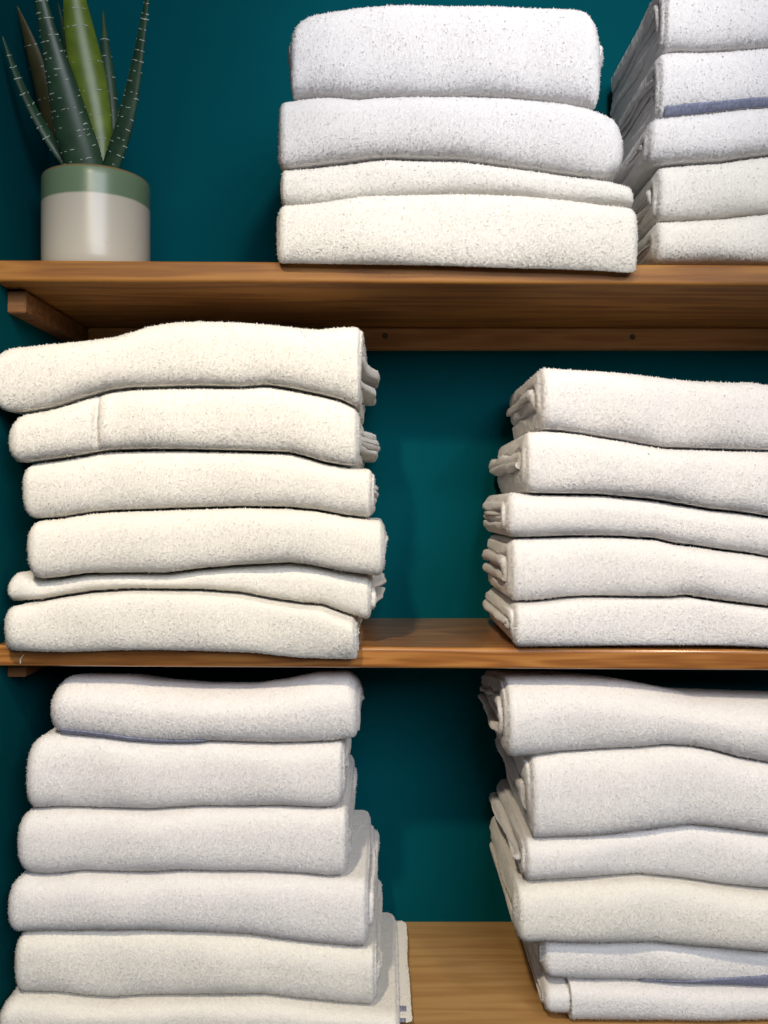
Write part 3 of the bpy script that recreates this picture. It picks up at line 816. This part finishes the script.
def leaf(spine, mat, turn=0.0, thick=0.34, bumps=0, seed=0, label=None, keel=0.5):
    """spine: (px, py, y, half width px). Fleshy leaf, keeled back towards the viewer, pale bumps in cross rows."""
    rng = np.random.default_rng(900 + seed)
    sp = np.array(spine, float)
    d = np.concatenate([[0], np.cumsum(np.hypot(np.diff(sp[:, 0]), np.diff(sp[:, 1])))]); d /= d[-1]
    n = 44
    tt = np.linspace(0, 1, n)
    # smooth interpolation (Catmull-like through cubic fit by repeated averaging)
    ip = np.stack([np.interp(tt, d, sp[:, k]) for k in range(4)], -1)
    for _ in range(10):
        ip[1:-1] = 0.25 * ip[:-2] + 0.5 * ip[1:-1] + 0.25 * ip[2:]
    k = (CAM_D + ip[:, 2]) / F
    C3 = np.stack([(ip[:, 0] - CX) * k, ip[:, 2], (CY - ip[:, 1]) * k], -1)
    hw = np.maximum(ip[:, 3] * k, 0.0004)
    T = np.gradient(C3, axis=0); T /= np.linalg.norm(T, axis=1, keepdims=True)
    side = np.cross(T, np.array([0, 1.0, 0])); side /= np.linalg.norm(side, axis=1, keepdims=True)
    nor = np.cross(side, T); nor /= np.linalg.norm(nor, axis=1, keepdims=True)
    nor = np.where(nor[:, 1:2] > 0, -nor, nor)
    ct, st = math.cos(turn), math.sin(turn)
    A1 = side * ct + nor * st; A2 = nor * ct - side * st
    hwt = hw / max(abs(ct), 0.35)
    m = 22
    ph = np.linspace(0, 2 * np.pi, m, endpoint=False)
    cx = np.sign(np.cos(ph)) * np.abs(np.cos(ph)) ** 0.9
    cy = np.sin(ph)
    cy = np.where(cy > 0, np.abs(cy) ** 1.25 * (thick + 0.12 * keel), -np.abs(cy) ** 1.2 * thick * 0.25)
    cyc = cy - 0.18 * cx ** 2 * 0.6
    V = C3[:, None, :] + hwt[:, None, None] * (cx[None, :, None] * A1[:, None, :] + cyc[None, :, None] * A2[:, None, :])
    off = np.array(root.location)
    V = V.reshape(-1, 3) - off
    idx = np.arange(n * m).reshape(n, m); nb = np.roll(idx, -1, 1)
    Q = np.stack([idx[:-1], nb[:-1], nb[1:], idx[1:]], -1).reshape(-1, 4)
    polys = [idx[0][::-1], idx[-1]]
    mi = [0] * (len(Q) + 2)
    verts = [V]; quads = [Q]
    base = len(V); bq = []
    if bumps:
        G = V.reshape(n, m, 3)
        lens = np.linalg.norm(np.diff(C3, axis=0), axis=1).sum()
        rows = bumps
        for r_ in range(rows):
            f = 0.10 + 0.86 * (r_ + rng.uniform(-0.25, 0.25)) / rows
            i = int(np.clip(f * (n - 1), 1, n - 2))
            nb_ = rng.integers(3, 7)
            for q in range(nb_):
                pj = rng.uniform(0.08, 0.92) if q else rng.choice([0.03, 0.97])
                fx = pj * (m / 2)
                j0 = int(fx) % m; fr = fx - int(fx)
                p0 = G[i, j0] * (1 - fr) + G[i, (j0 + 1) % m] * fr
                out = G[i, j0] - (C3[i] - off); out = out / (np.linalg.norm(out) + 1e-9)
                along = G[i, (j0 + 1) % m] - G[i, j0]; along = along / (np.linalg.norm(along) + 1e-9)
                along = along + T[i] * rng.uniform(-0.15, 0.35); along /= np.linalg.norm(along)
                ln = rng.uniform(0.0018, 0.0062) * (1.0 if 0.1 < pj < 0.9 else 0.5); rr = rng.uniform(0.00045, 0.0008)
                up = np.cross(along, out); up /= (np.linalg.norm(up) + 1e-9)
                ring = []
                st_ = [(-1, 0.1), (-0.8, 0.8), (0, 1.0), (0.8, 0.8), (1, 0.1)]
                vv = []
                for s_, w_ in st_:
                    for aa in np.linspace(0, 2 * np.pi, 6, endpoint=False):
                        vv.append(p0 + along * ln / 2 * s_ + (math.cos(aa) * up + math.sin(aa) * out) * rr * w_)
                I = np.arange(30).reshape(5, 6) + base
                J = np.roll(I, -1, 1)
                bq.append(np.stack([I[:-1], J[:-1], J[1:], I[1:]], -1).reshape(-1, 4))
                verts.append(np.array(vv)); base += 30
    nq = len(Q)
    if bq:
        bqa = np.concatenate(bq); quads.append(bqa)
    allq = np.concatenate(quads)
    mi = np.concatenate([np.zeros(nq, int), np.ones(len(allq) - nq, int), np.zeros(2, int)])
    me = mesh_from('leaf', np.concatenate(verts), allq, polys, True, [mat, M_BUMP], mi)
    bm = bmesh.new(); bm.from_mesh(me); bmesh.ops.recalc_face_normals(bm, faces=bm.faces[:]); bm.to_mesh(me); bm.free()
    o = link('leaf', me, root)
    if label: o['label'] = label
    return o


leaf([(84, 192, 0.070, 5), (69, 164, 0.062, 5.5), (54, 146, 0.052, 5), (39, 121, 0.040, 4.2), (25, 95, 0.026, 3.4), (13, 66, 0.012, 2.4), (2.5, 36, -0.002, 0.5)], L_DARK, 0.9, 0.4, 12, 1)
leaf([(86, 192, 0.110, 8), (62, 150, 0.105, 12), (51, 115, 0.096, 12), (42, 82, 0.085, 10), (31, 46, 0.068, 7), (23, 22, 0.056, 3.5), (17, 6, 0.046, 0.5)], L_BROWN, -0.3, 0.3, 6, 2, 'olive-brown leaf')
leaf([(92, 194, 0.056, 15), (84, 162, 0.046, 19.5), (76, 140, 0.038, 19), (67, 105, 0.026, 16.5), (58, 70, 0.014, 13), (50, 40, 0.004, 9.5), (42, 5, -0.008, 6.5), (35, -25, -0.018, 3.5), (29, -50, -0.024, 0.5)], L_DARK, 0.1, 0.32, 26, 3)
leaf([(104, 194, 0.095, 7), (103, 160, 0.092, 9.5), (97, 120, 0.088, 15), (88, 75, 0.082, 17.5), (81, 40, 0.076, 15.5), (75, 5, 0.070, 12), (71, -30, 0.064, 7), (69, -62, 0.058, 0.5)], L_LIME, 0.25, 0.36, 8, 4, 'bright yellow-green leaf')
leaf([(108, 192, 0.125, 6), (112, 150, 0.125, 7.5), (111, 105, 0.128, 7), (107, 65, 0.130, 6), (104, 35, 0.132, 3.5), (103, 10, 0.134, 0.5)], L_DARK, 0.2, 0.3, 8, 5)
leaf([(102, 194, 0.072, 9), (112, 160, 0.064, 10.5), (121, 135, 0.056, 11), (130, 100, 0.046, 9), (137, 62, 0.034, 6.5), (143, 25, 0.022, 4.0), (148, -10, 0.010, 2), (151, -28, 0.004, 0.4)], L_DARK, -0.35, 0.34, 20, 6)
leaf([(92, 192, 0.130, 8), (80, 140, 0.135, 9), (73, 90, 0.138, 8), (67, 50, 0.140, 5.5), (62, 22, 0.142, 2.5), (58, 3, 0.144, 0.4)], L_DARK, 0.0, 0.3, 4, 7)

# ------------------------------------------------------------------ loose thread on the middle shelf edge
pts = np.array([W(*p) for p in [(20.4, 663.5, -0.0008), (20.2, 660, -0.0011), (21.0, 658, -0.0013), (22.6, 656.3, -0.0012), (23.9, 654.4, -0.0010)]])
u5 = np.linspace(0, 4, 25)
pp = np.stack([np.interp(u5, range(5), pts[:, k]) for k in range(3)], -1)
for _ in range(6):
    pp[1:-1] = 0.25 * pp[:-2] + 0.5 * pp[1:-1] + 0.25 * pp[2:]
an = np.linspace(0, 2 * np.pi, 8, endpoint=False)
V = pp[:, None, :] + 0.0006 * np.stack([np.cos(an), np.sin(an), 0 * an], -1)[None] * np.linspace(1.1, 0.7, 25)[:, None, None]
I = np.arange(200).reshape(25, 8); J = np.roll(I, -1, 1)
o = link('loose_thread', mesh_from('loose_thread', V.reshape(-1, 3), np.stack([I[:-1], J[:-1], J[1:], I[1:]], -1).reshape(-1, 4), [I[0][::-1], I[-1]], True, [M_LINT]))
tag(o, 'short white thread clinging to the front edge of the middle shelf', 'thread')

# ------------------------------------------------------------------ light
def spot(name, loc, target, power, col, radius, size=100, blend=0.6):
    l = bpy.data.lights.new(name, 'SPOT'); l.energy = power; l.color = col; l.shadow_soft_size = radius
    l.spot_size = math.radians(size); l.spot_blend = blend
    o = bpy.data.objects.new(name, l); COL.objects.link(o); o.location = loc
    from mathutils import Vector
    dvec = Vector(target) - Vector(loc)
    o.rotation_euler = dvec.to_track_quat('-Z', 'Y').to_euler()
    return o


spot('ceiling_downlight', (-0.27, -1.02, 0.86), (-0.23, -0.70, -1.2), 65, (1.0, 0.85, 0.63), 0.035, 122, 0.45)
spot('ceiling_downlight', (0.80, -1.10, 0.86), (0.75, -0.75, -1.2), 18, (1.0, 0.84, 0.60), 0.05, 126, 0.25)


spot('top_row_fill', (0.25, -0.95, 1.10), (0.14, 0.10, 0.55), 42, (1.0, 0.94, 0.90), 0.06, 44, 1.0)  # added neutral fill brightening the top row, not a known lamp


def area(name, loc, rot, sx, sy, power, col):
    l = bpy.data.lights.new(name, 'AREA'); l.shape = 'RECTANGLE'; l.size = sx; l.size_y = sy; l.energy = power; l.color = col
    o = bpy.data.objects.new(name, l); COL.objects.link(o); o.location = loc; o.rotation_euler = rot
    return o


# added area light standing in for unseen cool daylight behind the viewer
area('daylight_fill', (0.9, -3.0, 1.25), (math.radians(68), 0, math.radians(14)), 1.8, 1.4, 88, (0.87, 0.915, 1.0))

w = bpy.data.worlds.new('room_ambient'); scene.world = w; w.use_nodes = True
w.node_tree.nodes['Background'].inputs['Color'].default_value = (0.80, 0.86, 1.0, 1)
w.node_tree.nodes['Background'].inputs['Strength'].default_value = 0.05

# ------------------------------------------------------------------ camera
cam = bpy.data.cameras.new('camera'); co = bpy.data.objects.new('camera', cam); COL.objects.link(co)
cam.sensor_fit = 'VERTICAL'; cam.sensor_height = 36.0; cam.lens = F / 1024.0 * 36.0
cam.shift_y = -(512.0 - CY) / 1024.0
cam.clip_start = 0.01
co.location = (0, -CAM_D, 0); co.rotation_euler = (math.pi / 2, 0, 0)
scene.camera = co
scene.cycles.use_denoising = True
scene.cycles.denoising_prefilter = 'NONE'
vs = scene.view_settings
vs.view_transform = 'Standard'; vs.look = 'None'; vs.gamma = 1.0; vs.use_curve_mapping = False
vs.exposure = -0.15
